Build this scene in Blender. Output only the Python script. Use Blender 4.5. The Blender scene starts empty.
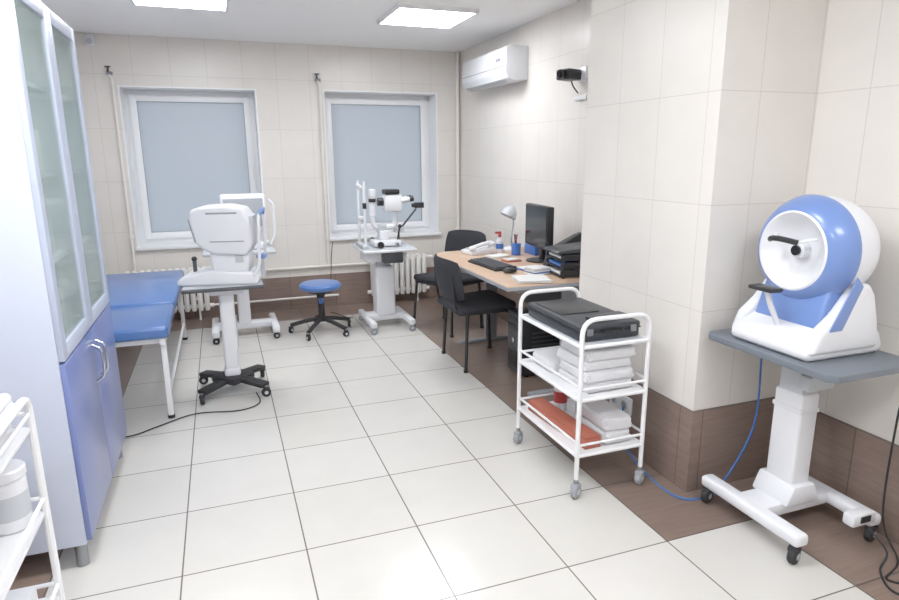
import bpy, bmesh, math, random
from mathutils import Matrix, Vector
random.seed(4)
scene=bpy.context.scene
try:
    scene.view_settings.view_transform='Standard'
    scene.view_settings.look='None'
    scene.view_settings.exposure=.04
    scene.view_settings.gamma=1.14
except Exception as e: print(e)

# ------------------------------------------------------------ materials
def s2l(c):
    return tuple(((v/255)/12.92 if v/255<=.04045 else ((v/255+.055)/1.055)**2.4) for v in c)
def mat(name,rgb,rough=.5,metal=0,noise=0,nscale=20,bump=0,bscale=200,coat=0,emit=0,spec=.5):
    m=bpy.data.materials.new(name); m.use_nodes=True
    nt=m.node_tree; b=nt.nodes['Principled BSDF']
    col=s2l(rgb)+(1,)
    b.inputs['Base Color'].default_value=col
    b.inputs['Roughness'].default_value=rough
    b.inputs['Metallic'].default_value=metal
    b.inputs['Specular IOR Level'].default_value=spec
    if coat: b.inputs['Coat Weight'].default_value=coat
    if emit:
        b.inputs['Emission Color'].default_value=col; b.inputs['Emission Strength'].default_value=emit
    tc=nt.nodes.new('ShaderNodeTexCoord')
    n=nt.nodes.new('ShaderNodeTexNoise'); n.inputs['Scale'].default_value=nscale; n.inputs['Detail'].default_value=4
    nt.links.new(tc.outputs['Object'],n.inputs['Vector'])
    mx=nt.nodes.new('ShaderNodeMix'); mx.data_type='RGBA'
    k=1-(noise or .03)
    mx.inputs['A'].default_value=tuple(v*k for v in col[:3])+(1,)
    mx.inputs['B'].default_value=col
    nt.links.new(n.outputs['Fac'],mx.inputs['Factor'])
    nt.links.new(mx.outputs['Result'],b.inputs['Base Color'])
    if bump:
        n2=nt.nodes.new('ShaderNodeTexNoise'); n2.inputs['Scale'].default_value=bscale
        nt.links.new(tc.outputs['Object'],n2.inputs['Vector'])
        bp=nt.nodes.new('ShaderNodeBump'); bp.inputs['Strength'].default_value=bump; bp.inputs['Distance'].default_value=.01
        nt.links.new(n2.outputs['Fac'],bp.inputs['Height']); nt.links.new(bp.outputs['Normal'],b.inputs['Normal'])
    return m
def tile_mat(name,c1,c2,grout,plane,w,h,off=(0,0),rough=.3,mortar=.004,streak=0):
    m=bpy.data.materials.new(name); m.use_nodes=True
    nt=m.node_tree; b=nt.nodes['Principled BSDF']; b.inputs['Roughness'].default_value=rough
    tc=nt.nodes.new('ShaderNodeTexCoord'); sp=nt.nodes.new('ShaderNodeSeparateXYZ'); cb=nt.nodes.new('ShaderNodeCombineXYZ')
    nt.links.new(tc.outputs['Object'],sp.inputs[0])
    for i,ax in enumerate(plane):
        ad=nt.nodes.new('ShaderNodeMath'); ad.operation='ADD'; ad.inputs[1].default_value=off[i]+9*(w if i==0 else h)
        nt.links.new(sp.outputs['XYZ'.index(ax)],ad.inputs[0]); nt.links.new(ad.outputs[0],cb.inputs[i])
    br=nt.nodes.new('ShaderNodeTexBrick'); br.offset=0; br.squash=1
    br.inputs['Scale'].default_value=1; br.inputs['Brick Width'].default_value=w; br.inputs['Row Height'].default_value=h
    br.inputs['Mortar Size'].default_value=mortar; br.inputs['Mortar Smooth'].default_value=.1
    br.inputs['Color1'].default_value=s2l(c1)+(1,); br.inputs['Color2'].default_value=s2l(c2)+(1,); br.inputs['Mortar'].default_value=s2l(grout)+(1,)
    nt.links.new(cb.outputs[0],br.inputs['Vector'])
    n=nt.nodes.new('ShaderNodeTexNoise'); n.inputs['Scale'].default_value=6; n.inputs['Detail'].default_value=6
    mp=nt.nodes.new('ShaderNodeMapping'); nt.links.new(cb.outputs[0],mp.inputs['Vector'])
    if streak: mp.inputs['Scale'].default_value=(1,streak,1)
    nt.links.new(mp.outputs[0],n.inputs['Vector'])
    mr=nt.nodes.new('ShaderNodeMapRange'); mr.inputs['From Min'].default_value=.3; mr.inputs['From Max'].default_value=.7
    mr.inputs['To Min'].default_value=.85 if streak else .97; mr.inputs['To Max'].default_value=1.08 if streak else 1.01
    nt.links.new(n.outputs['Fac'],mr.inputs['Value'])
    mx=nt.nodes.new('ShaderNodeVectorMath'); mx.operation='SCALE'
    nt.links.new(br.outputs['Color'],mx.inputs[0]); nt.links.new(mr.outputs[0],mx.inputs['Scale'])
    nt.links.new(mx.outputs[0],b.inputs['Base Color'])
    bp=nt.nodes.new('ShaderNodeBump'); bp.invert=True; bp.inputs['Strength'].default_value=.4; bp.inputs['Distance'].default_value=.002
    nt.links.new(br.outputs['Fac'],bp.inputs['Height']); nt.links.new(bp.outputs['Normal'],b.inputs['Normal'])
    return m
FT=.45
M={}
M['floor_cream']=tile_mat('floor_cream_tile',(206,203,198),(202,199,193),(112,104,98),'XY',FT,FT,rough=.2,mortar=.0030)
M['floor_brown']=tile_mat('floor_brown_tile',(132,113,102),(122,104,94),(92,80,74),'XY',FT,FT,rough=.3,streak=9)
WC=((228,223,217),(225,220,214),(204,198,192))
M['wallX']=tile_mat('wall_tile_x',*WC,'XZ',.30,.45,off=(.07,.06),mortar=.0018,rough=.28)
M['wallY']=tile_mat('wall_tile_y',*WC,'YZ',.30,.45,off=(.10,.06),mortar=.0018,rough=.28)
M['bbX']=tile_mat('baseboard_tile_x',(138,118,108),(128,109,100),(98,86,80),'XZ',.45,.39,off=(.07,0),mortar=.003,streak=8)
M['bbY']=tile_mat('baseboard_tile_y',(138,118,108),(128,109,100),(98,86,80),'YZ',.45,.39,off=(.1,0),mortar=.003,streak=8)
M['ceil']=mat('ceiling_paint',(250,250,251),.8)
M['white']=mat('white_paint',(236,236,238),.35)
M['wplast']=mat('white_plastic',(229,230,235),.3,coat=.2)
M['offw']=mat('warm_white_plastic',(228,226,220),.4)
M['pvc']=mat('window_pvc',(245,246,248),.3)
M['pipe']=mat('pipe_paint',(236,231,224),.4)
M['grey']=mat('grey_plastic',(150,154,160),.45)
M['lgrey']=mat('light_grey_plastic',(190,194,200),.4)
M['dgrey']=mat('dark_grey_plastic',(70,73,78),.45)
M['black']=mat('black_plastic',(30,31,34),.4)
M['rubber']=mat('black_rubber',(36,36,38),.7)
M['fabric']=mat('black_fabric',(42,43,50),.85,noise=.3,nscale=80,bump=.3,bscale=400)
M['chrome']=mat('chrome_steel',(200,202,206),.2,metal=1)
M['steel']=mat('grey_steel',(150,153,158),.35,metal=.8)
M['cab']=mat('cabinet_lavender',(200,208,228),.4)
M['cabdoor']=mat('cabinet_blue_door',(110,124,180),.3,coat=.3)
M['cabframe']=mat('cabinet_frame',(184,193,215),.4)
M['blue']=mat('blue_vinyl',(70,112,178),.35,noise=.1,nscale=6,coat=.3)
M['blueacc']=mat('blue_accent',(104,134,196),.3,coat=.3)
M['bluecable']=mat('blue_cable',(50,110,185),.5)
M['wood']=mat('desk_wood',(204,171,144),.4,noise=.15,nscale=9)
M['towel']=mat('white_towel',(234,234,238),.95,bump=.8,bscale=160)
M['orange']=mat('orange_card',(176,96,76),.6)
M['red']=mat('red_plastic',(186,66,66),.5)
M['bluep']=mat('blue_plastic',(66,112,192),.4)
M['paper']=mat('paper_sheet',(230,230,228),.8)
M['screen']=mat('dark_screen',(24,28,34),.12)
M['lens']=mat('lens_glass',(10,12,18),.05)
M['case']=mat('case_charcoal',(48,52,58),.45,noise=.2,nscale=40)
M['tablegrey']=mat('table_grey',(104,111,120),.4)
M['rad']=mat('radiator_enamel',(236,234,230),.35)
def emis(name,rgb,st):
    m=bpy.data.materials.new(name); m.use_nodes=True; nt=m.node_tree; nt.nodes.clear()
    e=nt.nodes.new('ShaderNodeEmission'); o=nt.nodes.new('ShaderNodeOutputMaterial')
    e.inputs['Color'].default_value=s2l(rgb)+(1,); e.inputs['Strength'].default_value=st
    nt.links.new(e.outputs[0],o.inputs[0]); return m
M['lamp']=emis('lamp_diffuser',(248,251,255),24)
def glassmat(name,rgb,fac):
    m=bpy.data.materials.new(name); m.use_nodes=True; nt=m.node_tree; nt.nodes.clear()
    o=nt.nodes.new('ShaderNodeOutputMaterial'); mx=nt.nodes.new('ShaderNodeMixShader')
    t=nt.nodes.new('ShaderNodeBsdfTransparent'); p=nt.nodes.new('ShaderNodeBsdfPrincipled')
    p.inputs['Base Color'].default_value=s2l(rgb)+(1,); p.inputs['Roughness'].default_value=.06
    t.inputs['Color'].default_value=(.93,.97,.95,1)
    mx.inputs[0].default_value=fac
    nt.links.new(t.outputs[0],mx.inputs[1]); nt.links.new(p.outputs[0],mx.inputs[2]); nt.links.new(mx.outputs[0],o.inputs[0]); return m
M['glass']=glassmat('cabinet_glass',(205,220,216),.32)
def blindmat():
    m=bpy.data.materials.new('frosted_window_film'); m.use_nodes=True; nt=m.node_tree; nt.nodes.clear()
    o=nt.nodes.new('ShaderNodeOutputMaterial'); mx=nt.nodes.new('ShaderNodeMixShader')
    d=nt.nodes.new('ShaderNodeBsdfPrincipled'); d.inputs['Base Color'].default_value=s2l((190,197,203))+(1,); d.inputs['Roughness'].default_value=.35
    t=nt.nodes.new('ShaderNodeBsdfTranslucent'); t.inputs['Color'].default_value=s2l((216,222,228))+(1,)
    mx.inputs[0].default_value=.35
    nt.links.new(d.outputs[0],mx.inputs[1]); nt.links.new(t.outputs[0],mx.inputs[2]); nt.links.new(mx.outputs[0],o.inputs[0]); return m
M['film']=blindmat()

# ------------------------------------------------------------ builder
class B:
    def __init__(s,name,T=None):
        s.name=name; s.v=[]; s.f=[]; s.m=[]; s.mats=[]; s.T=T or Matrix.Identity(4)
    def _mi(s,k):
        if k not in s.mats: s.mats.append(k)
        return s.mats.index(k)
    def add(s,vs,fs,k,L=None):
        b=len(s.v); T=s.T@L if L is not None else s.T
        s.v+= [T@Vector(p) for p in vs]; mi=s._mi(k)
        for f in fs: s.f.append([b+i for i in f]); s.m.append(mi)
    def bm(s,bm,k,L=None):
        bm.verts.index_update()
        s.add([v.co.copy() for v in bm.verts],[[v.index for v in f.verts] for f in bm.faces],k,L); bm.free()
    def box(s,c,sz,k,bev=0,rot=None,seg=2):
        bm=bmesh.new(); bmesh.ops.create_cube(bm,size=1)
        for v in bm.verts: v.co=Vector((v.co.x*sz[0],v.co.y*sz[1],v.co.z*sz[2]))
        if bev>0:
            bev=min(bev,min(sz)*.49)
            bmesh.ops.bevel(bm,geom=bm.edges[:],offset=bev,segments=seg,profile=.5,affect='EDGES')
        L=Matrix.Translation(c)
        if rot is not None:
            L=L@Matrix.Rotation(rot[2],4,'Z')@Matrix.Rotation(rot[1],4,'Y')@Matrix.Rotation(rot[0],4,'X')
        s.bm(bm,k,L)
    def bx(s,x0,x1,y0,y1,z0,z1,k,bev=0,seg=2):
        s.box(((x0+x1)/2,(y0+y1)/2,(z0+z1)/2),(abs(x1-x0),abs(y1-y0),abs(z1-z0)),k,bev,None,seg)
    def cyl(s,p,q,r,k,r2=None,seg=20,bev=0):
        p=Vector(p);q=Vector(q);d=q-p;L=d.length
        if r2 is None: r2=r
        rot=d.to_track_quat('Z','Y').to_matrix().to_4x4()
        prof=[(0,0),(r,0),(r2,L),(0,L)] if bev<=0 else [(0,0),(r-bev,0),(r,bev),(r2,L-bev),(r2-bev,L),(0,L)]
        s.lathe(prof,k,Matrix.Translation(p)@rot,seg)
    def lathe(s,prof,k,L=None,seg=24):
        vs=[];fs=[];idx=[]
        for r,z in prof:
            if r<1e-6: idx.append([len(vs)]); vs.append((0,0,z))
            else:
                idx.append(list(range(len(vs),len(vs)+seg)))
                for i in range(seg):
                    a=2*math.pi*i/seg; vs.append((r*math.cos(a),r*math.sin(a),z))
        for a,b in zip(idx,idx[1:]):
            for i in range(seg):
                j=(i+1)%seg
                if len(a)==1 and len(b)==1: continue
                if len(a)==1: fs.append([a[0],b[j],b[i]])
                elif len(b)==1: fs.append([a[i],a[j],b[0]])
                else: fs.append([a[i],a[j],b[j],b[i]])
        s.add(vs,fs,k,L)
    def sph(s,c,r,k,rot=None,seg=24):
        if not hasattr(r,'__len__'): r=(r,r,r)
        n=14
        prof=[(math.sin(math.pi*i/n),-math.cos(math.pi*i/n)) for i in range(n+1)]
        prof[0]=(0,-1);prof[-1]=(0,1)
        L=Matrix.Translation(c)
        if rot: L=L@Matrix.Rotation(rot[2],4,'Z')@Matrix.Rotation(rot[1],4,'Y')@Matrix.Rotation(rot[0],4,'X')
        L=L@Matrix.Diagonal((r[0],r[1],r[2],1))
        s.lathe(prof,k,L,seg)
    def tube(s,pts,r,k,fil=0,seg=10,closed=False,nf=5):
        pts=[Vector(p) for p in pts]
        if fil>0:
            out=[];n=len(pts)
            for i,p in enumerate(pts):
                if not closed and i in (0,n-1): out.append(p); continue
                a=pts[i-1];b=pts[(i+1)%n]
                u=(a-p);w=(b-p); d=min(fil,u.length*.49,w.length*.49)
                A=p+u.normalized()*d; C=p+w.normalized()*d
                for t in range(nf+1):
                    q=t/nf; out.append(A*(1-q)**2+p*2*q*(1-q)+C*q*q)
            pts=out
        n=len(pts); vs=[];fs=[]
        tan=[]
        for i in range(n):
            if closed: t=pts[(i+1)%n]-pts[i-1]
            else: t=pts[min(i+1,n-1)]-pts[max(i-1,0)]
            tan.append(t.normalized())
        up=Vector((0,0,1)) if abs(tan[0].z)<.9 else Vector((1,0,0))
        nrm=(up-tan[0]*up.dot(tan[0])).normalized()
        for i in range(n):
            nrm=(nrm-tan[i]*nrm.dot(tan[i])).normalized(); bn=tan[i].cross(nrm)
            for j in range(seg):
                a=2*math.pi*j/seg; vs.append(pts[i]+(nrm*math.cos(a)+bn*math.sin(a))*r)
        for i in range(n if closed else n-1):
            i2=(i+1)%n
            for j in range(seg):
                j2=(j+1)%seg; fs.append([i*seg+j,i*seg+j2,i2*seg+j2,i2*seg+j])
        if not closed: fs.append(list(range(seg))[::-1]); fs.append([(n-1)*seg+j for j in range(seg)])
        s.add(vs,fs,k)
    def prism(s,poly,ax,lo,hi,k,bev=0,seg=2):
        bm=bmesh.new()
        def P(a,b,t):
            return {'X':(t,a,b),'Y':(a,t,b),'Z':(a,b,t)}[ax]
        v0=[bm.verts.new(P(a,b,lo)) for a,b in poly]; v1=[bm.verts.new(P(a,b,hi)) for a,b in poly]
        n=len(poly); bm.faces.new(v0[::-1]); bm.faces.new(v1)
        for i in range(n): bm.faces.new([v0[i],v0[(i+1)%n],v1[(i+1)%n],v1[i]])
        bmesh.ops.recalc_face_normals(bm,faces=bm.faces[:])
        if bev: bmesh.ops.bevel(bm,geom=bm.edges[:],offset=bev,segments=seg,profile=.5,affect='EDGES')
        s.bm(bm,k)
    def frame(s,x0,x1,z0,z1,f,ya,yb,k,bev=0):
        s.bx(x0,x0+f,ya,yb,z0,z1,k,bev); s.bx(x1-f,x1,ya,yb,z0,z1,k,bev)
        s.bx(x0+f,x1-f,ya,yb,z0,z0+f,k,bev); s.bx(x0+f,x1-f,ya,yb,z1-f,z1,k,bev)
    def caster(s,x,y,r=.03,k='rubber',ang=0,top=None):
        top=top or r*2+.02
        dx,dy=math.cos(ang),math.sin(ang); w=r*.45
        s.cyl((x-dy*w,y+dx*w,r),(x+dy*w,y-dx*w,r),r,k,seg=18,bev=r*.2)
        s.cyl((x-dy*w*1.15,y+dx*w*1.15,r),(x+dy*w*1.15,y-dx*w*1.15,r),r*.4,'lgrey',seg=12)
        s.box((x,y,r*1.75),(r*1.3,r*1.2,r*.9),k,r*.3,(0,0,ang))
        s.cyl((x,y,r*2),(x,y,top),r*.35,'steel',seg=10)
    def done(s,keep=False):
        if keep: o=Vector((0,0,0))
        else:
            xs=[v.x for v in s.v];ys=[v.y for v in s.v];zs=[v.z for v in s.v]
            o=Vector(((min(xs)+max(xs))/2,(min(ys)+max(ys))/2,min(zs)))
        me=bpy.data.meshes.new(s.name); me.from_pydata([v-o for v in s.v],[],s.f)
        for k in s.mats: me.materials.append(M[k])
        me.polygons.foreach_set('material_index',s.m)
        bm=bmesh.new(); bm.from_mesh(me)
        if not keep: bmesh.ops.recalc_face_normals(bm,faces=bm.faces[:])
        bm.to_mesh(me); bm.free()
        me.polygons.foreach_set('use_smooth',[True]*len(me.polygons)); me.set_sharp_from_angle(angle=math.radians(32))
        me.update()
        ob=bpy.data.objects.new(s.name,me); ob.location=o; scene.collection.objects.link(ob); return ob
def TR(x,y,z=0,a=0): return Matrix.Translation((x,y,z))@Matrix.Rotation(math.radians(a),4,'Z')

# ------------------------------------------------------------ room
XL,XR,YB,YF,H=-.98,2.64,4.04,-3.4,2.51
b=B('floor')
xs=[XL-.1,-.45,1.8,2.25,XR+.1]; ys=[YF-.1,-.45,3.6,YB+.1]
for i in range(4):
    for j in range(3):
        cream=(i==1 and j<2) or (i==2 and j==0)
        b.add([(xs[i],ys[j],0),(xs[i+1],ys[j],0),(xs[i+1],ys[j+1],0),(xs[i],ys[j+1],0)],[[0,1,2,3]],'floor_cream' if cream else 'floor_brown')
b.bx(XL-.1,XR+.1,YF-.1,YB+.1,-.1,-.002,'ceil')
b.done(True)
b=B('ceiling'); b.bx(XL-.1,XR+.1,YF-.1,YB+.3,H,H+.1,'ceil'); b.done(True)
W1=(-.50,.64,.70,2.10); W2=(1.25,2.40,.70,2.11); WT=.40
b=B('wall_back')
cx=[XL-.1,W1[0],W1[1],W2[0],W2[1],XR+.1]
for i in range(5):
    if i in (1,3):
        w=W1 if i==1 else W2
        b.bx(cx[i],cx[i+1],YB,YB+WT,0,w[2],'wallX'); b.bx(cx[i],cx[i+1],YB,YB+WT,w[3],H,'wallX')
    else: b.bx(cx[i],cx[i+1],YB,YB+WT,0,H,'wallX')
b.done(True)
b=B('wall_right'); b.bx(XR,XR+.1,YF,YB,0,H,'wallY'); b.done(True)
b=B('wall_left'); b.bx(XL-.1,XL,YF,YB,0,H,'wallY'); b.done(True)
b=B('wall_front'); b.bx(XL,XR,YF-.1,YF,0,H,'wallX'); b.done(True)
CX,CY0,CY1=2.13,-.17,.80
b=B('wall_column')
b.add([(CX,CY0,0),(CX,CY1,0),(CX,CY1,H),(CX,CY0,H)],[[0,1,2,3]],'wallY')
b.add([(CX,CY0,0),(XR,CY0,0),(XR,CY0,H),(CX,CY0,H)],[[0,1,2,3]],'wallX')
b.add([(CX,CY1,0),(XR,CY1,0),(XR,CY1,H),(CX,CY1,H)],[[0,1,2,3]],'wallX')
b.done(True)
BT=.008
b=B('baseboard_back'); b.bx(XL,XR,YB-BT,YB,0,.33,'bbX'); b.done(True)
b=B('baseboard_left'); b.bx(XL,XL+BT,YF,YB,0,.39,'bbY'); b.done(True)
b=B('baseboard_right'); b.bx(XR-BT,XR,YF,CY0,0,.39,'bbY'); b.bx(XR-BT,XR,CY1,YB,0,.39,'bbY'); b.done(True)
b=B('baseboard_column')
b.bx(CX-BT,CX,CY0,CY1,0,.39,'bbY'); b.bx(CX-BT,XR,CY0-BT,CY0,0,.39,'bbX'); b.bx(CX-BT,XR,CY1,CY1+BT,0,.39,'bbX'); b.done(True)

def window(name,w):
    x0,x1,z0,z1=w; b=B(name); D=.26; y=YB+D; t=.012
    b.bx(x0,x0+t,YB-.003,y,z0,z1,'pvc'); b.bx(x1-t,x1,YB-.003,y,z0,z1,'pvc'); b.bx(x0+t,x1-t,YB-.003,y,z1-t,z1,'pvc')
    b.bx(x0-.005,x1+.02,YB-.04,YB-.001,z0-.03,z0+.005,'pvc',.008); b.bx(x0+t,x1-t,YB-.01,y,z0-.03,z0+.005,'pvc')
    f=.05; a0,a1,c0,c1=x0+t,x1-t,z0+.005,z1-t
    b.frame(a0,a1,c0,c1,f,y-.02,y+.05,'pvc',.003)
    a0+=f-.012;a1-=f-.012;c0+=f-.012;c1-=f-.012; f=.060
    b.frame(a0,a1,c0,c1,f,y-.045,y+.02,'pvc',.003)
    b.frame(a0+f-.004,a1-f+.004,c0+f-.004,c1-f+.004,.008,y-.035,y-.02,'grey')
    b.bx(a0+f-.002,a1-f+.002,y-.02,y-.014,c0+f-.002,c1-f+.002,'film')
    hx=a1-f/2; hz=(c0+c1)/2
    b.bx(hx-.014,hx+.014,y-.055,y-.044,hz-.035,hz+.035,'pvc',.004); b.cyl((hx,y-.05,hz),(hx,y-.08,hz),.009,'pvc')
    b.bx(hx-.01,hx+.01,y-.09,y-.075,hz-.11,hz+.01,'pvc',.005)
    b.done()
window('window_1',W1); window('window_2',W2)

# ceiling panels: first two in view, the rest added unseen to fill the light
for x0,y0 in ((-.19,2.10),(1.49,2.20),(-.45,-.6),(.60,-.75),(-.19,-2.4),(1.35,-2.4)):
    b=B('ceiling_and_fill_light'); z=H-.03
    b.bx(x0+.02,x0+.58,y0+.02,y0+.58,z+.001,z+.012,'lamp')
    for q in ((x0,x0+.02,y0,y0+.6),(x0+.58,x0+.6,y0,y0+.6),(x0+.02,x0+.58,y0,y0+.02),(x0+.02,x0+.58,y0+.58,y0+.6)): b.bx(*q,z,H,'white')
    b.done()

# pipes
b=B('heating_pipe')
for x in (-.535,1.215):
    b.tube([(x,YB-.03,.44),(x,YB-.03,2.16),(x-.02,YB-.03,2.20)],.011,'pipe',.02)
    b.cyl((x-.035,YB-.03,2.20),(x+.012,YB-.03,2.19),.015,'steel'); b.cyl((x-.02,YB-.03,2.20),(x-.02,YB-.03,2.24),.008,'dgrey')
    b.box((x-.02,YB-.04,2.245),(.045,.012,.012),'dgrey',.003)
    for z in (.8,1.6): b.bx(x-.015,x+.015,YB-.045,YB,z-.01,z+.01,'pipe')
b.tube([(-.9,YB-.03,.42),(2.0,YB-.03,.42)],.013,'pipe')
b.tube([(.1,YB-.05,.12),(1.3,YB-.05,.12)],.011,'pipe')
b.tube([(XR-.03,YB-.03,0),(XR-.03,YB-.03,H)],.017,'pipe')
b.done()
b=B('motion_sensor'); b.box((-.66,YB-.025,2.45),(.06,.05,.09),'wplast',.012); b.sph((-.66,YB-.055,2.44),(.022,.014,.025),'lgrey'); b.done()

# radiators
def radiator(x0,x1):
    b=B('radiator'); n=int((x1-x0)/.055); z0,z1=.09,.50; y=YB-.11
    for i in range(n):
        x=x0+(i+.5)*(x1-x0)/n
        b.box((x,y,(z0+z1)/2),(.044,.085,z1-z0),'rad',.014)
        b.box((x,y-.038,(z0+z1)/2),(.018,.02,z1-z0-.06),'rad',.008)
    for z in (z0+.04,z1-.04): b.cyl((x0-.03,y+.01,z),(x1+.03,y+.01,z),.02,'rad')
    b.cyl((x1+.03,y+.01,z1-.04),(x1+.07,y+.01,z1-.04),.018,'pvc')
    b.bx(x0+.1,x0+.13,y,YB-.05,z0+.1,z0+.13,'rad'); b.bx(x1-.13,x1-.1,y,YB-.05,z0+.1,z0+.13,'rad')
    for xx in (x0+.1,x1-.1): b.cyl((xx,y,0),(xx,y,z0+.05),.01,'rad')
    b.done()
radiator(-.62,.08); radiator(1.62,2.22)

# ------------------------------------------------------------ cabinet
x1=-.305;x0=-.92;y0=.17;y1=1.16;zt=2.06
b=B('medical_cabinet')
ym=(y0+y1)/2
b.bx(x0,x1-.02,y0,y0+.02,.10,zt,'cab',.002); b.bx(x0,x1-.02,y1-.02,y1,.10,zt,'cab',.002)
b.bx(x0,x1-.02,y0+.02,y1-.02,zt-.02,zt,'cab'); b.bx(x0,x1-.02,y0+.02,y1-.02,.10,.12,'cab'); b.bx(x0,x0+.01,y0+.02,y1-.02,.12,zt-.02,'cab')
b.bx(x0+.01,x1-.025,ym-.01,ym+.01,.12,zt-.02,'cab')
for z in (.82,1.13,1.44,1.75):
    b.bx(x0+.01,x1-.04,y0+.02,ym-.01,z-.009,z+.009,'cab'); b.bx(x0+.01,x1-.04,ym+.01,y1-.02,z-.009,z+.009,'cab')
for a,c in ((y0+.002,ym-.002),(ym+.002,y1-.002)):
    b.bx(x1-.02,x1,a,c,.115,.80,'cabdoor',.003)
    f=.055; z0,z1=.81,zt-.005
    for q in ((a,a+f,z0,z1),(c-f,c,z0,z1),(a+f,c-f,z0,z0+f),(a+f,c-f,z1-f,z1)): b.bx(x1-.02,x1,q[0],q[1],q[2],q[3],'cabframe',.002)
    b.bx(x1-.012,x1-.007,a+f-.003,c-f+.003,z0+f-.003,z1-f+.003,'glass')
for yy in (ym-.04,ym+.04):
    b.tube([(x1-.001,yy,.58),(x1+.03,yy,.60),(x1+.035,yy,.66),(x1+.03,yy,.72),(x1-.001,yy,.74)],.006,'chrome',.03)
for xx in (x0+.05,x1-.05):
    for yy in (y0+.04,y1-.04): b.cyl((xx,yy,0),(xx,yy,.10),.022,'steel'); 
for z,items in ((.83,4),(1.14,4),(1.45,4),(1.76,3)):
    for i in range(items):
        for yc in (y0+.10,ym+.10):
            yy=yc+i*.085; h=random.uniform(.08,.2); k=random.choice(['wplast','grey','lgrey','offw','steel','wplast'])
            if random.random()<.6: b.bx(x1-.24,x1-.06,yy-.03,yy+.035,z,z+h,k,.004)
            else: b.cyl((x1-.10,yy,z),(x1-.10,yy,z+h),.032,k,bev=.004)
b.done()

# ------------------------------------------------------------ near-left trolley
tx0,tx1,ty0,ty1=-.72,-.30,-.86,-.30
b=B('treatment_trolley')
for x in (tx0,tx1):
    b.tube([(x,ty0,.07),(x,ty0,.86),(x,ty1,.86),(x,ty1,.07)],.011,'white',.05)
for z in (.76,.5,.22):
    b.bx(tx0,tx1,ty0,ty1,z,z+.012,'white',.003)
    b.tube([(tx0,ty0,z+.05),(tx1,ty0,z+.05),(tx1,ty1,z+.05),(tx0,ty1,z+.05)],.006,'white',.01,closed=True)
for x in (tx0,tx1):
    for y in (ty0,ty1): b.caster(x,y,.03,top=.08)
b.done()
def towels(name,x0,x1,y0,y1,z0,n,t=.035,k='towel'):
    b=B(name)
    for i in range(n):
        dx,dy=random.uniform(-.010,.010),random.uniform(-.010,.010); z=z0+i*t; a=random.uniform(-.05,.05)
        cx_,cy_=(x0+x1)/2+dx,(y0+y1)/2+dy
        for j in range(2):
            b.box((cx_,cy_,z+t*(.26+.48*j)),((x1-x0)-.015*j,(y1-y0)-.006*j,t*.54),k,t*.25,(0,0,a),4)
        for yy,ln in ((y0+.012,1),(y1-.012,1)):
            b.box((cx_,yy+dy,z+t*.5),((x1-x0)-.02,.03,t*.98),k,t*.47,(0,0,a),5)
        b.box((x0+.012+dx,cy_,z+t*.5),(.03,(y1-y0)-.02,t*.98),k,t*.47,(0,0,a),5)
    b.done()
towels('folded_towel_stack',-.52,-.325,-.62,-.325,.774,2,.055)
b=B('disinfectant_canister'); b.cyl((-.365,-.365,.512),(-.365,-.365,.66),.05,'wplast',bev=.006,seg=32); b.cyl((-.365,-.365,.66),(-.365,-.365,.69),.053,'wplast',bev=.005,seg=32)
b.cyl((-.365,-.365,.55),(-.365,-.365,.62),.0505,'lgrey',seg=32); b.done()
b=B('glove_box'); b.bx(-.48,-.34,-.56,-.35,.233,.31,'wplast',.004); b.bx(-.45,-.37,-.50,-.41,.31,.312,'lgrey'); b.done()

# ------------------------------------------------------------ couch
b=B('examination_couch')
x0,x1=-.74,-.09
def cush(a,c,z0,z1,tilt=0):
    b.box(((x0+x1)/2,(a+c)/2,(z0+z1)/2),(x1-x0,c-a,z1-z0),'blue',.022,(tilt,0,0),4)
    b.tube([(x0+.004,a+.004,(z0+z1)/2-.01),(x1-.004,a+.004,(z0+z1)/2-.01),(x1-.004,c-.004,(z0+z1)/2-.01),(x0+.004,c-.004,(z0+z1)/2-.01)],.004,'blue',.02,closed=True)
cush(1.50,2.12,.50,.57); cush(2.13,3.38,.505,.58)
for x in (x0+.04,x1-.04):
    b.bx(x-.015,x+.015,1.52,3.36,.46,.50,'white',.004)
for y in (1.56,2.12,3.30):
    b.bx(x0+.03,x1-.03,y-.015,y+.015,.465,.50,'white',.004)
for x in (x0+.04,x1-.04):
    for y in (1.57,3.28): b.bx(x-.015,x+.015,y-.015,y+.015,0.01,.5,'white',.004); b.cyl((x,y,0),(x,y,.02),.02,'rubber')
    b.tube([(x,1.57,.14),(x,3.28,.14)],.010,'white')
b.done()

# ------------------------------------------------------------ autorefractor stand
def starbase(b,n,R,k,z=.07,a0=0,r=.03,w=.04):
    for i in range(n):
        a=a0+2*math.pi*i/n; c,s=math.cos(a),math.sin(a)
        ang=a
        b.box((c*R*.5,s*R*.5,z+.012),(R,w,.03),k,.008,(0,math.radians(4),ang))
        b.caster(c*R,s*R,r,ang=ang+.8,top=z)
b=B('instrument_stand',TR(.23,1.90,0,45))
starbase(b,4,.27,'rubber',z=.075,r=.03,w=.075)
b.box((0,0,.095),(.20,.2,.05),'rubber',.02)
b.T=TR(.23,1.90)
b.box((0,0,.14),(.10,.12,.06),'wplast',.02)
b.bx(-.045,.045,-.05,.05,.10,.66,'wplast',.02,4); b.bx(-.034,.034,-.04,.04,.5,.70,'lgrey',.012)
b.bx(.046,.052,-.02,.02,.3,.5,'lgrey')
b.prism([(-.09,.66),(.09,.66),(.14,.70),(-.14,.70)],'Y',-.09,.09,'wplast',.005)
b.bx(-.25,.23,-.17,.17,.70,.722,'dgrey',.008,3); b.bx(-.242,.222,-.162,.162,.722,.727,'lgrey',.003)
b.done()
b=B('autorefractor',TR(.23,1.90,.728,-12))
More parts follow.
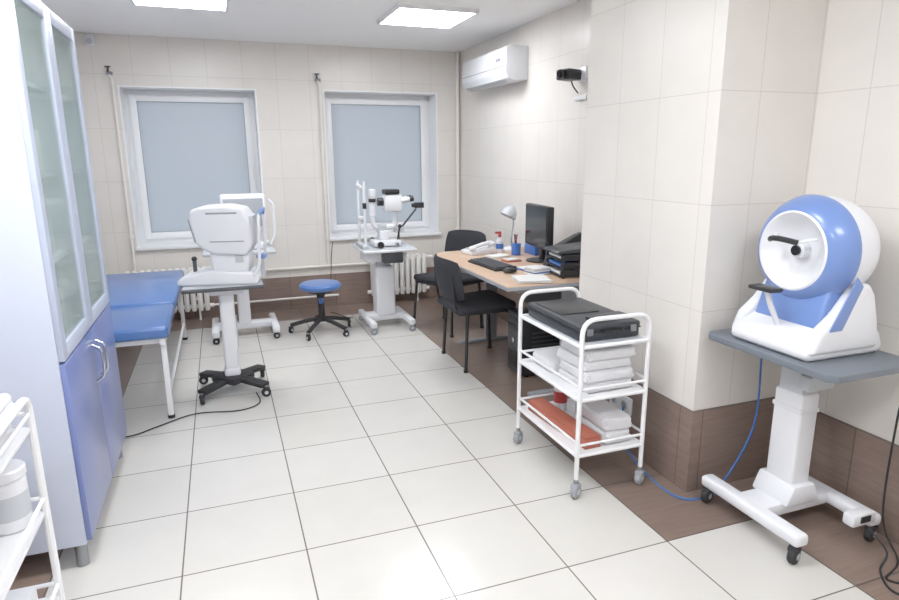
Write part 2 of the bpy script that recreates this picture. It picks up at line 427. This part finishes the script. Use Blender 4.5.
b.prism([(-.25,0),(.22,0),(.235,.03),(.22,.075),(-.06,.095),(-.22,.06),(-.26,.025)],'Y',-.12,.12,'wplast',.014,3)
b.prism([(-.04,.07),(.17,.07),(.18,.16),(.17,.26),(-.02,.26),(-.06,.20),(-.05,.13)],'Y',-.095,.095,'wplast',.018,3)
b.prism([(-.09,.225),(-.02,.19),(.17,.18),(.205,.24),(.20,.40),(.16,.465),(.06,.485),(-.10,.475),(-.145,.455),(-.155,.40),(-.125,.26)],'Y',-.125,.125,'wplast',.022,3)
b.prism([(-.163,.405),(-.148,.405),(-.120,.265),(-.133,.262)],'Y',-.10,.10,'grey',.004)
b.bx(.18,.214,-.08,.08,.23,.42,'lgrey',.012)
b.box((.04,-.1235,.44),(.18,.005,.012),'grey',.002); b.box((.06,-.1235,.27),(.20,.005,.008),'grey',.002)
b.box((.12,-.096,.16),(.05,.004,.05),'lgrey',.002)
b.cyl((-.17,0,.055),(-.17,0,.14),.012,'dgrey'); b.sph((-.17,0,.15),.017,'black')
for s_ in (-1,1): b.tube([(.20,s_*.12,.05),(.24,s_*.12,.12),(.25,s_*.11,.35),(.25,s_*.08,.43)],.010,'wplast',.03)
b.tube([(.25,-.085,.42),(.262,-.04,.45),(.268,0,.455),(.262,.04,.45),(.25,.085,.42)],.012,'blueacc',.02)
b.box((.24,0,.16),(.06,.09,.03),'blueacc',.012); b.cyl((.24,0,.03),(.24,0,.15),.014,'lgrey')
b.done()

# ------------------------------------------------------------ second stand behind
b=B('instrument_stand',TR(.36,3.25))
for s_ in (-1,1):
    b.box((s_*.24,0,.085),(.06,.52,.055),'wplast',.015)
    for y in (-.22,.22): b.caster(s_*.24,y,.027,top=.07)
b.box((0,0,.09),(.48,.10,.06),'wplast',.015)
b.bx(-.05,.05,-.06,.06,.1,.72,'wplast',.02,4)
b.bx(-.28,.28,-.22,.22,.72,.745,'lgrey',.008)
b.done()
b=B('lensmeter',TR(.42,3.25,.746))
b.bx(-.14,.14,-.12,.14,0,.06,'wplast',.02,3); b.bx(-.06,.06,.0,.12,.05,.25,'wplast',.02,3)
b.box((0,.03,.30),(.36,.12,.30),'wplast',.025,(math.radians(-8),0,0),3)
b.box((0,-.035,.30),(.31,.012,.23),'grey',.005,(math.radians(-8),0,0))
b.tube([(.2,0,.02),(.24,0,.1),(.24,0,.36),(.2,0,.4)],.012,'wplast',.03)
b.done()

# ------------------------------------------------------------ stool
b=B('swivel_stool',TR(.99,3.08))
b.lathe([(0,.385),(.15,.385),(.172,.395),(.18,.41),(.178,.425),(.16,.44),(.10,.447),(0,.449)],'blue',seg=36)
b.lathe([(0,.365),(.11,.365),(.12,.385),(0,.387)],'rubber')
b.cyl((0,0,.10),(0,0,.26),.028,'rubber'); b.cyl((0,0,.2),(0,0,.37),.018,'bluep'); b.cyl((0,0,.31),(0,0,.37),.03,'rubber',.045)
for i in range(5):
    a=math.radians(20+72*i);c,s=math.cos(a),math.sin(a)
    b.tube([(0,0,.125),(c*.12,s*.12,.11),(c*.27,s*.27,.07)],.018,'rubber',.05)
    b.caster(c*.27,s*.27,.027,ang=a+1,top=.07)
b.done()

# ------------------------------------------------------------ slit lamp table
b=B('slit_lamp_table',TR(1.56,3.08))
for s_ in (-1,1):
    b.box((s_*.17,0,.085),(.055,.56,.05),'wplast',.015)
    for y in (-.25,.25): b.caster(s_*.17,y,.03,k='grey',top=.07)
b.box((0,.05,.09),(.36,.16,.06),'wplast',.015)
b.bx(-.085,.085,-.04,.14,.1,.55,'wplast',.02,4); b.bx(-.055,.055,0,.12,.5,.68,'lgrey',.01)
b.bx(-.18,.18,-.1,.18,.60,.70,'wplast',.015)
b.bx(-.23,.23,-.25,.25,.70,.725,'wplast',.01,3); b.bx(-.222,.222,-.242,.242,.7255,.729,'lgrey')
b.bx(-.05,.12,-.2,-.04,.60,.70,'dgrey',.01)
b.done()
b=B('slit_lamp',TR(1.54,3.06,.730,0))
b.bx(-.20,-.15,-.15,.15,0,.03,'lgrey',.006)
for s_ in (-1,1): b.cyl((-.17,s_*.12,.02),(-.17,s_*.12,.56),.012,'wplast')
b.tube([(-.17,-.12,.50),(-.19,-.06,.52),(-.195,0,.525),(-.19,.06,.52),(-.17,.12,.50)],.012,'wplast',.03)
b.box((-.17,0,.25),(.07,.10,.025),'wplast',.01); b.bx(-.175,-.165,-.12,.12,.22,.235,'chrome'); 
b.box((-.17,-.12,.36),(.03,.03,.05),'black',.005)
b.box((.03,0,.03),(.24,.20,.05),'wplast',.012); b.cyl((-.05,-.16,.03),(-.05,.16,.03),.012,'chrome'); b.cyl((.1,-.16,.03),(.1,.16,.03),.012,'chrome')
for s_ in (-1,1): b.cyl((-.05,s_*.15,.03),(-.05,s_*.17,.03),.028,'black')
b.cyl((.13,-.04,.05),(.15,-.05,.17),.008,'black'); b.sph((.15,-.05,.17),.018,'black')
b.bx(-.03,.05,-.05,.05,.05,.14,'wplast',.012)
b.cyl((0,0,.12),(0,0,.19),.045,'lgrey',bev=.006)
b.tube([(0,0,.16),(.12,0,.17),(.13,0,.33)],.024,'wplast',.03)
b.box((.10,0,.37),(.16,.11,.15),'wplast',.02)
for s_ in (-1,1): b.cyl((.16,s_*.032,.385),(.25,s_*.032,.40),.022,'wplast',bev=.003); b.cyl((.245,s_*.032,.399),(.28,s_*.032,.405),.025,'black')
b.cyl((.02,0,.38),(-.03,0,.38),.035,'black',bev=.004)
b.box((.09,0,.465),(.13,.12,.04),'black',.008)
b.tube([(0,0,.16),(-.07,0,.17),(-.08,0,.28)],.020,'wplast',.03)
b.cyl((-.075,0,.26),(-.075,0,.44),.026,'wplast',bev=.004); b.cyl((-.075,0,.42),(-.075,0,.49),.030,'wplast',bev=.006); b.cyl((-.075,0,.38),(-.075,0,.41),.032,'black')
b.done()
b=B('slit_lamp_camera',TR(1.54,3.06,.730,0))
b.cyl((.19,.14,0),(.19,.14,.02),.04,'lgrey'); b.cyl((.19,.14,.02),(.19,.14,.10),.010,'chrome')
b.box((.19,.14,.12),(.09,.07,.05),'wplast',.01)
b.cyl((.22,.14,.14),(.36,.14,.30),.008,'dgrey'); b.box((.385,.14,.33),(.09,.04,.05),'black',.008); b.cyl((.35,.14,.33),(.32,.14,.33),.018,'black')
b.done()

# ------------------------------------------------------------ desk
b=B('office_desk')
b.prism([(1.77,.99),(2.61,.97),(2.61,2.42),(1.88,2.42),(1.80,2.36),(1.77,2.26)],'Z',.722,.75,'wood',.004)
b.prism([(1.765,.985),(2.612,.965),(2.612,2.425),(1.878,2.425),(1.796,2.365),(1.765,2.265)],'Z',.726,.745,'grey')
b.bx(2.56,2.58,1.05,2.36,.3,.70,'dgrey')
for y in (1.10,2.32):
    b.bx(1.98,2.55,y-.025,y+.025,0.0,.03,'grey',.01); b.bx(2.20,2.30,y-.02,y+.02,.02,.70,'grey',.006); b.bx(1.88,2.55,y-.02,y+.02,.685,.722,'grey',.006)
b.bx(2.2,2.3,1.12,2.30,.66,.7,'dgrey')
b.done()
def chair(name,T,zt=.86):
    b=B(name,T)
    b.box((0,.01,.445),(.47,.45,.055),'fabric',.026,(math.radians(3),0,0),4); b.box((0,.01,.418),(.44,.42,.02),'black',.006)
    nu,nv=12,8; W=.245; vs=[];fs=[]
    for side in (0,1):
        for j in range(nv+1):
            v=j/nv; 
            for i in range(nu+1):
                u=i/nu*2-1
                wz=.50+(zt-.50)*v
                pinch=1-.10*abs(2*v-1)**3
                zz=.68+(wz-.68)*(1-.14*abs(u)**4)
                yb=-.25+.06*u*u-.05*(v-.5)
                ed=max(abs(u)**6,abs(2*v-1)**6)
                th=.022*(1-ed*.85)
                vs.append((u*W*pinch,yb+(th if side else -th),zz))
    N=(nu+1)*(nv+1)
    for j in range(nv):
        for i in range(nu):
            a=j*(nu+1)+i
            fs.append([a,a+1,a+nu+2,a+nu+1]); fs.append([N+a,N+a+nu+1,N+a+nu+2,N+a+1])
    ring=[i for i in range(nu+1)]+[j*(nu+1)+nu for j in range(1,nv+1)]+[nv*(nu+1)+i for i in range(nu-1,-1,-1)]+[j*(nu+1) for j in range(nv-1,0,-1)]
    for i in range(len(ring)):
        p,q=ring[i],ring[(i+1)%len(ring)]; fs.append([p,q,N+q,N+p])
    b.add(vs,fs,'fabric')
    for s_ in (-1,1):
        b.tube([(s_*.235,.23,0),(s_*.215,.20,.42),(s_*.215,-.14,.42),(s_*.235,-.16,0)],.012,'black',.03)
        b.tube([(s_*.18,-.14,.41),(s_*.18,-.215,.45),(s_*.18,-.24,.70)],.010,'black',.03)
        for y in (.23,-.16): b.cyl((s_*.235,y,0),(s_*.235,y,.02),.016,'rubber')
    b.cyl((-.215,.17,.41),(.215,.17,.41),.01,'black'); b.cyl((-.215,-.14,.41),(.215,-.14,.41),.01,'black')
    b.done()
chair('office_chair',TR(1.935,1.90,0,-90),.80); chair('office_chair',TR(2.09,2.84,0,116),.84)
b=B('computer_tower',TR(.06,-.03))
b.bx(2.03,2.46,1.44,1.66,.015,.45,'black',.008); b.bx(2.018,2.032,1.445,1.655,.02,.445,'dgrey',.006)
for z in (.39,.34): b.bx(2.010,2.02,1.46,1.64,z-.018,z+.018,'black',.002)
b.cyl((2.02,1.55,.25),(2.008,1.55,.25),.018,'chrome'); b.bx(2.012,2.02,1.47,1.63,.06,.18,'black',.002)
for i in range(8): b.bx(2.10,2.40,1.436,1.441,.10+i*.03,.108+i*.03,'dgrey')
for x in (2.08,2.40):
    for y in (1.47,1.63): b.cyl((x,y,0),(x,y,.02),.012,'rubber')
b.done()
b=B('computer_monitor',TR(2.36,1.74,.75,-6))
b.bx(-.02,.03,-.21,.21,.10,.40,'black',.008); b.bx(-.023,-.019,-.195,.195,.12,.385,'screen'); b.bx(.02,.06,-.12,.12,.16,.34,'black',.012)
b.bx(.02,.05,-.03,.03,.01,.2,'black',.006); b.lathe([(0,0),(.11,0),(.11,.008),(.04,.016),(0,.016)],'black',Matrix.Translation((.03,0,0)))
b.done()
b=B('keyboard',TR(1.97,1.68,.75,4)); b.prism([(-.08,0),(.08,0),(.08,.025),(-.08,.014)],'Y',-.21,.21,'black',.003)
for i in range(5):
    for j in range(15): b.box((-.06+i*.026,-.185+j*.0262,.021+i*.0018),(.021,.021,.008),'dgrey',.003,seg=1)
b.done()
b=B('computer_mouse'); b.sph((1.97,1.38,.768),(.05,.03,.018),'black'); b.cyl((1.945,1.38,.776),(1.955,1.38,.784),.006,'grey'); b.done()
b=B('desk_telephone',TR(2.10,2.24,.75,10)); b.prism([(-.10,0),(.10,0),(.10,.06),(-.10,.025)],'Y',-.09,.09,'wplast',.006)
b.tube([(.085,-.06,.085),(0,-.06,.075),(-.085,-.06,.055)],.016,'wplast',.02); b.sph((.085,-.06,.075),(.03,.028,.022),'wplast'); b.sph((-.085,-.06,.048),(.03,.028,.022),'wplast')
for i in range(4):
    for j in range(3): b.box((-.06+i*.03,0+j*.026,.038+i*.005),(.018,.016,.01),'lgrey',.002)
b.done()
b=B('desk_lamp',TR(2.42,2.30,.75,0))
b.lathe([(0,0),(.075,0),(.075,.012),(.03,.025),(0,.026)],'wplast')
b.tube([(0,0,.02),(0,0,.12),(.02,0,.22),(-.01,-.02,.31),(-.03,-.03,.33)],.007,'chrome',.05)
b.lathe([(.02,.06),(.03,.05),(.055,.02),(.068,-.03),(.066,-.03),(.05,.018),(.0,.045)],'lgrey',Matrix.Translation((-.04,-.04,.30))@Matrix.Rotation(.5,4,'Y'))
b.sph((-.045,-.04,.30),.028,'paper'); b.done()
b=B('document_tray',TR(2.36,1.19,.75,-8))
for i in range(3):
    z=.01+i*.05
    b.box((0,0,z+.003),(.34,.25,.006),'black',.002); b.box((0,.12,z+.02),(.34,.006,.036),'black',.002); b.box((0,-.12,z+.02),(.34,.006,.036),'black',.002); b.box((.168,0,z+.02),(.006,.25,.036),'black',.002)
    b.box((-.01,0,z+.018),(.30,.21,.016),'paper' if i!=1 else 'bluep',.002)
for x in (-.15,.15):
    for y in (-.12,.12): b.cyl((x,y,0),(x,y,.15),.006,'black')
b.prism([(-.20,.155),(.17,.155),(.17,.20),(-.18,.17)],'Y',-.12,.12,'case',.006)
b.done()
for xx,yy,a,k,hh in ((2.40,1.42,-8,'black',.24),(2.42,1.49,-4,'case',.22)):
    b=B('ring_binder',TR(xx,yy,.75,a)); b.prism([(-.14,0),(.14,0),(.14,hh-.03),(.10,hh),(-.10,hh*.55)],'Y',-.03,.03,k,.006); b.box((-.02,-.031,.05),(.08,.004,.04),'paper'); b.done()
b=B('file_folder_stack',TR(2.13,1.30,.75,12))
for i,k in enumerate(('paper','bluep','paper','lgrey','paper')): b.box((random.uniform(-.01,.01),0,.005+i*.009),(.13,.10,.0085),k,.001,(0,0,random.uniform(-.08,.08)))
b.done()
b=B('paper_stack',TR(1.99,1.12,.75,-15)); 
for i in range(6): b.box((random.uniform(-.01,.01),random.uniform(-.01,.01),.002+i*.003),(.20,.20,.0028),'paper',0,(0,0,random.uniform(-.1,.1)))
b.done()
b=B('paper_stack',TR(2.17,2.02,.75,20))
for i in range(4): b.box((0,0,.002+i*.003),(.15,.11,.0028),'paper',0,(0,0,random.uniform(-.1,.1)))
b.done()
b=B('open_folder',TR(2.17,1.46,.75,8)); b.box((0,0,.004),(.18,.14,.006),'bluep',.001); b.box((0,0,.011),(.16,.12,.006),'paper'); b.done()
b=B('pen_holder',TR(2.34,2.05,.75)); b.cyl((0,0,0),(0,0,.09),.036,'bluep',bev=.003)
for i in range(5): b.cyl((random.uniform(-.02,.02),random.uniform(-.02,.02),.05),(random.uniform(-.03,.03),random.uniform(-.03,.03),.16),.004,['red','bluep','black','orange','wplast'][i],seg=8)
b.done()
b=B('spray_bottle',TR(2.28,2.22,.75)); b.lathe([(0,0),(.028,0),(.03,.01),(.03,.09),(.012,.115),(.012,.13),(0,.13)],'wplast'); b.cyl((0,0,.12),(0,0,.15),.013,'red'); b.box((-.015,0,.155),(.05,.016,.018),'red',.004); b.cyl((0,0,.03),(0,0,.07),.0305,'bluep'); b.done()
b=B('tissue_box',TR(2.50,2.04,.75)); b.bx(-.05,.05,-.09,.09,0,.07,'bluep',.004); b.prism([(-.02,.07),(.02,.07),(.03,.11),(0,.10),(-.025,.115)],'Y',-.04,.04,'paper'); b.done()
b=B('note_block',TR(2.18,1.80,.75,5)); b.box((0,0,.006),(.12,.09,.012),'orange',.001); b.box((0,.0,.016),(.09,.07,.008),'paper'); b.done()

# ------------------------------------------------------------ wall devices
b=B('air_conditioner')
b.prism([(2.64,2.08),(2.64,2.335),(2.48,2.34),(2.445,2.32),(2.44,2.14),(2.47,2.09),(2.52,2.07)],'Y',2.50,3.44,'wplast',.008)
b.prism([(2.464,2.094),(2.515,2.076),(2.50,2.066),(2.450,2.086)],'Y',2.58,3.36,'lgrey',.002)
b.bx(2.436,2.442,2.52,3.42,2.18,2.185,'grey'); 
for i in range(10): b.bx(2.49,2.62,2.56+i*.085,2.60+i*.085,2.334,2.343,'grey')
b.bx(2.434,2.441,2.60,2.68,2.23,2.25,'grey')
b.done()
b=B('wall_projector')
b.bx(2.61,2.64,1.60,1.72,1.98,2.07,'wplast',.005)
b.cyl((2.62,1.66,2.03),(2.58,1.66,2.03),.014,'dgrey')
b.box((2.53,1.68,2.02),(.13,.12,.07),'black',.012,(0,0,.35)); b.cyl((2.48,1.66,2.02),(2.44,1.646,2.02),.030,'black',bev=.003); b.cyl((2.442,1.647,2.02),(2.435,1.645,2.02),.022,'lens')
b.tube([(2.56,1.70,1.99),(2.59,1.72,1.95),(2.63,1.72,1.91)],.005,'rubber',.03)
b.done()
b=B('wall_socket'); b.bx(2.105,2.122,.24,.42,.20,.29,'wplast',.005)
for y in (.285,.375):
    b.cyl((2.106,y,.245),(2.100,y,.245),.026,'lgrey'); b.cyl((2.101,y,.245),(2.0995,y,.245),.018,'grey')
b.done()
b=B('trunking_box'); b.bx(2.62,2.64,1.60,1.76,1.86,1.89,'wplast',.004); b.done()

# ------------------------------------------------------------ towel cart
cx0,cx1,cy0,cy1=1.63,1.97,-.04,.54
b=B('medical_trolley')
for y in (cy0,cy1):
    b.tube([(cx0,y,.07),(cx0,y,.82),(cx1,y,.82),(cx1,y,.07)],.0105,'white',.07)
    for z in (.20,.46): b.tube([(cx0,y,z+.05),(cx1,y,z+.05)],.006,'white')
for z in (.20,.46,.70):
    b.bx(cx0+.005,cx1-.005,cy0+.005,cy1-.005,z-.006,z+.006,'white' if z<.6 else 'lgrey',.003)
    for x in (cx0,cx1): b.tube([(x,cy0,z),(x,cy1,z)],.009,'white')
    for y in (cy0,cy1): b.tube([(cx0,y,z),(cx1,y,z)],.009,'white')
for z in (.26,.52):
    for x in (cx0,cx1): b.tube([(x,cy0,z),(x,cy1,z)],.006,'white')
for x in (cx0,cx1):
    for y in (cy0,cy1):
        b.caster(x,y,.032,k='grey',ang=.5,top=.09)
b.done()
b=B('equipment_case',TR((cx0+cx1)/2,.25,.706))
b.box((0,0,.024),(.30,.50,.044),'case',.012,None,3); b.box((0,0,.060),(.305,.505,.030),'case',.012,None,3); b.box((0,0,.046),(.307,.507,.005),'black',.002)
b.tube([(-.05,-.252,.046),(-.05,-.272,.046),(.05,-.272,.046),(.05,-.252,.046)],.006,'black',.015)
for x in (-.11,.11): b.box((x,-.256,.046),(.03,.008,.03),'steel',.003)
b.box((.03,-.17,.084),(.20,.07,.018),'black',.008,(0,0,.15)); b.box((-.03,.08,.077),(.2,.26,.006),'black',.003)
b.done()
towels('folded_towel_stack',1.68,1.93,.0,.25,.467,4,.050)
towels('folded_towel_stack',1.68,1.93,.29,.50,.467,1,.055)
towels('folded_towel_stack',1.79,1.94,.0,.27,.207,2,.062)
b=B('cardboard_box'); b.box((1.715,.24,.232),(.085,.5,.048),'orange',.003,(0,0,.06)); b.box((1.715,.24,.258),(.075,.48,.004),'offw',.001,(0,0,.06)); b.box((1.715,.24,.261),(.083,.498,.003),'orange',.001,(0,0,.06)); b.done()
b=B('sanitizer_bottle'); b.cyl((1.82,.44,.207),(1.82,.44,.34),.035,'wplast',bev=.006); b.cyl((1.82,.44,.34),(1.82,.44,.37),.025,'red',bev=.003); b.cyl((1.82,.44,.25),(1.82,.44,.31),.0355,'red'); b.done()
b=B('sanitizer_bottle'); b.cyl((1.90,.37,.207),(1.90,.37,.33),.030,'wplast',bev=.006); b.cyl((1.90,.37,.33),(1.90,.37,.36),.02,'bluep',bev=.003); b.done()

# ------------------------------------------------------------ perimeter table
PX,PY=2.35,-.49
b=B('instrument_table',TR(PX,PY))
for s_ in (-1,1):
    b.box((s_*.19,-.01,.10),(.065,.50,.05),'wplast',.016,None,3)
    for y in (-.235,.215): b.caster(s_*.2,y,.034,k='rubber',ang=.4,top=.08)
b.box((0,0,.10),(.38,.14,.055),'wplast',.015); b.prism([(-.09,.12),(.09,.12),(.055,.20),(-.055,.20)],'Y',-.09,.09,'wplast',.01)
b.bx(-.048,.048,-.065,.065,.12,.58,'wplast',.012,3); b.bx(-.04,.04,-.055,.055,.5,.72,'lgrey',.008); b.bx(-.051,.051,-.068,.068,.50,.52,'wplast',.004)
b.box((0,-.08,.64),(.14,.05,.06),'lgrey',.01)
b.bx(-.15,.15,-.2,.2,.715,.735,'dgrey',.004)
b.prism([(-.22,-.28),(-.19,-.31),(.19,-.31),(.22,-.28),(.22,.27),(.19,.30),(-.19,.30),(-.22,.27)],'Z',.735,.762,'tablegrey',.006)
b.box((.10,-.25,.135),(.12,.05,.05),'wplast',.01); b.box((.10,-.277,.14),(.05,.004,.025),'black'); b.done()
b=B('bowl_perimeter',TR(PX,PY+.01,.763)@Matrix.Scale(.87,4))
b.prism([(-.20,0),(.21,0),(.23,.03),(.20,.10),(.12,.13),(-.12,.13),(-.19,.09),(-.22,.03)],'Y',-.21,.21,'wplast',.02,3)
for s_ in (-1,1):
    b.prism([(-.21,.03),(.18,.03),(.16,.15),(.12,.27),(.08,.32),(.0,.30),(-.08,.20),(-.17,.13)],'Y',s_*.195-.03,s_*.195+.03,'wplast',.022,3)
b.prism([(-.13,.10),(.10,.10),(.09,.40),(-.03,.40),(-.09,.24)],'Y',-.17,.17,'blueacc',.02,3)
b.prism([(-.13,.13),(-.06,.13),(.03,.31),(-.01,.35)],'Y',-.231,-.224,'blueacc',.003)
ZC=.435
A=Matrix.Translation((.02,0,ZC))@Matrix.Rotation(-math.pi/2,4,'Y')
pr=[]
R=.232
for i in range(13):
    a=math.pi*(i/12)*.55
    pr.append((R*math.sin(a),-R*math.cos(a)))
pr[0]=(0,-R)
b.lathe(pr,'wplast',A,56)
e=pr[-1]; z0=e[1]
b.lathe([(e[0]-.004,z0-.002),(e[0]+.006,z0),(e[0]+.008,z0+.02),(.226,z0+.050),(.205,z0+.085),(.180,z0+.108),(.172,z0+.110)],'blueacc',A,56)
b.lathe([(.172,z0+.110),(.164,z0+.115),(.156,z0+.110),(.13,z0+.075),(.08,z0+.045),(0,z0+.03)],'wplast',A,56)
xe=.02-(z0+.03)
b.cyl((xe,0,ZC),(xe-.05,0,ZC),.035,'wplast',bev=.005); b.cyl((xe-.048,0,ZC),(xe-.06,0,ZC),.022,'lens')
xf=.02-(z0+.11)
for s_ in (-1,1): b.cyl((xf+.02,s_*.10,ZC+.06),(xf-.05,s_*.065,ZC+.045),.007,'wplast',seg=10)
b.tube([(xf-.05,-.07,ZC+.045),(xf-.08,-.04,ZC+.055),(xf-.085,0,ZC+.058),(xf-.08,.04,ZC+.055),(xf-.05,.07,ZC+.045)],.012,'black',.03)
b.tube([(-.15,0,.10),(-.22,0,.22),(-.24,0,.275)],.012,'wplast',.03); b.box((-.25,0,.28),(.07,.13,.02),'black',.009)
b.done()

# ------------------------------------------------------------ cables
def cable(name,pts,r,k):
    b=B(name); P=[Vector(p) for p in pts]; out=[]
    n=len(P)
    for i in range(n-1):
        p0=P[max(i-1,0)];p1=P[i];p2=P[i+1];p3=P[min(i+2,n-1)]
        for t in range(8):
            u=t/8; out.append(.5*((2*p1)+(p2-p0)*u+(2*p0-5*p1+4*p2-p3)*u*u+(3*p1-p0-3*p2+p3)*u**3))
    out.append(P[-1]); 
    b.tube(out,r,k,seg=6); b.done()
cable('floor_power_cable',[(.36,1.72,.03),(.37,1.60,.006),(.25,1.52,.006),(.0,1.56,.006),(-.20,1.44,.006),(-.34,1.36,.006),(-.6,1.4,.006)],.004,'rubber')
cable('network_cable',[(2.095,.28,.24),(2.06,.25,.10),(2.06,.05,.006),(2.05,-.20,.006),(2.18,-.25,.006),(2.30,-.22,.05),(2.42,-.235,.3),(2.46,-.20,.6),(2.46,-.18,.73)],.0045,'bluecable')
cable('hanging_power_cable',[(2.585,-.70,.77),(2.60,-.74,.74),(2.605,-.72,.5),(2.60,-.73,.1),(2.52,-.86,.006),(2.38,-.92,.006),(2.5,-1.0,.006),(2.55,-.95,.006)],.004,'rubber')
cable('coiled_power_cable',[(2.44,-.785,.12),(2.45,-.86,.06),(2.40,-.88,.006),(2.34,-.98,.006),(2.46,-1.06,.006),(2.56,-1.04,.006),(2.58,-1.1,.006)],.004,'rubber')
cable('stool_side_cable',[(1.05,3.9,.25),(1.1,3.85,.006),(1.2,3.7,.006),(1.28,3.5,.006),(1.33,3.45,.006)],.004,'rubber')
cable('monitor_cable',[(1.26,3.97,.66),(1.24,3.97,.5),(1.22,3.97,.2)],.004,'rubber')

# ------------------------------------------------------------ world + camera
w=bpy.data.worlds.new('World'); scene.world=w; w.use_nodes=True
w.node_tree.nodes['Background'].inputs[0].default_value=(.88,.93,1,1); w.node_tree.nodes['Background'].inputs[1].default_value=2.4
f,pt,yw,rl=622.2,.2292,.3483,-.0069
F=Vector((math.sin(yw)*math.cos(pt),math.cos(yw)*math.cos(pt),-math.sin(pt)))
R=Vector((math.cos(yw),-math.sin(yw),0)); U=R.cross(F)
R2=R*math.cos(rl)+U*math.sin(rl); U2=-R*math.sin(rl)+U*math.cos(rl)
cam=bpy.data.cameras.new('camera'); co=bpy.data.objects.new('camera',cam); scene.collection.objects.link(co)
m=Matrix.Identity(4)
for i in range(3): m[i][0]=R2[i]; m[i][1]=U2[i]; m[i][2]=-F[i]; m[i][3]=(.2476,-2.2127,1.4997)[i]
co.matrix_world=m; cam.sensor_fit='HORIZONTAL'; cam.sensor_width=36; cam.lens=f/899*36; cam.clip_start=.05
scene.camera=co
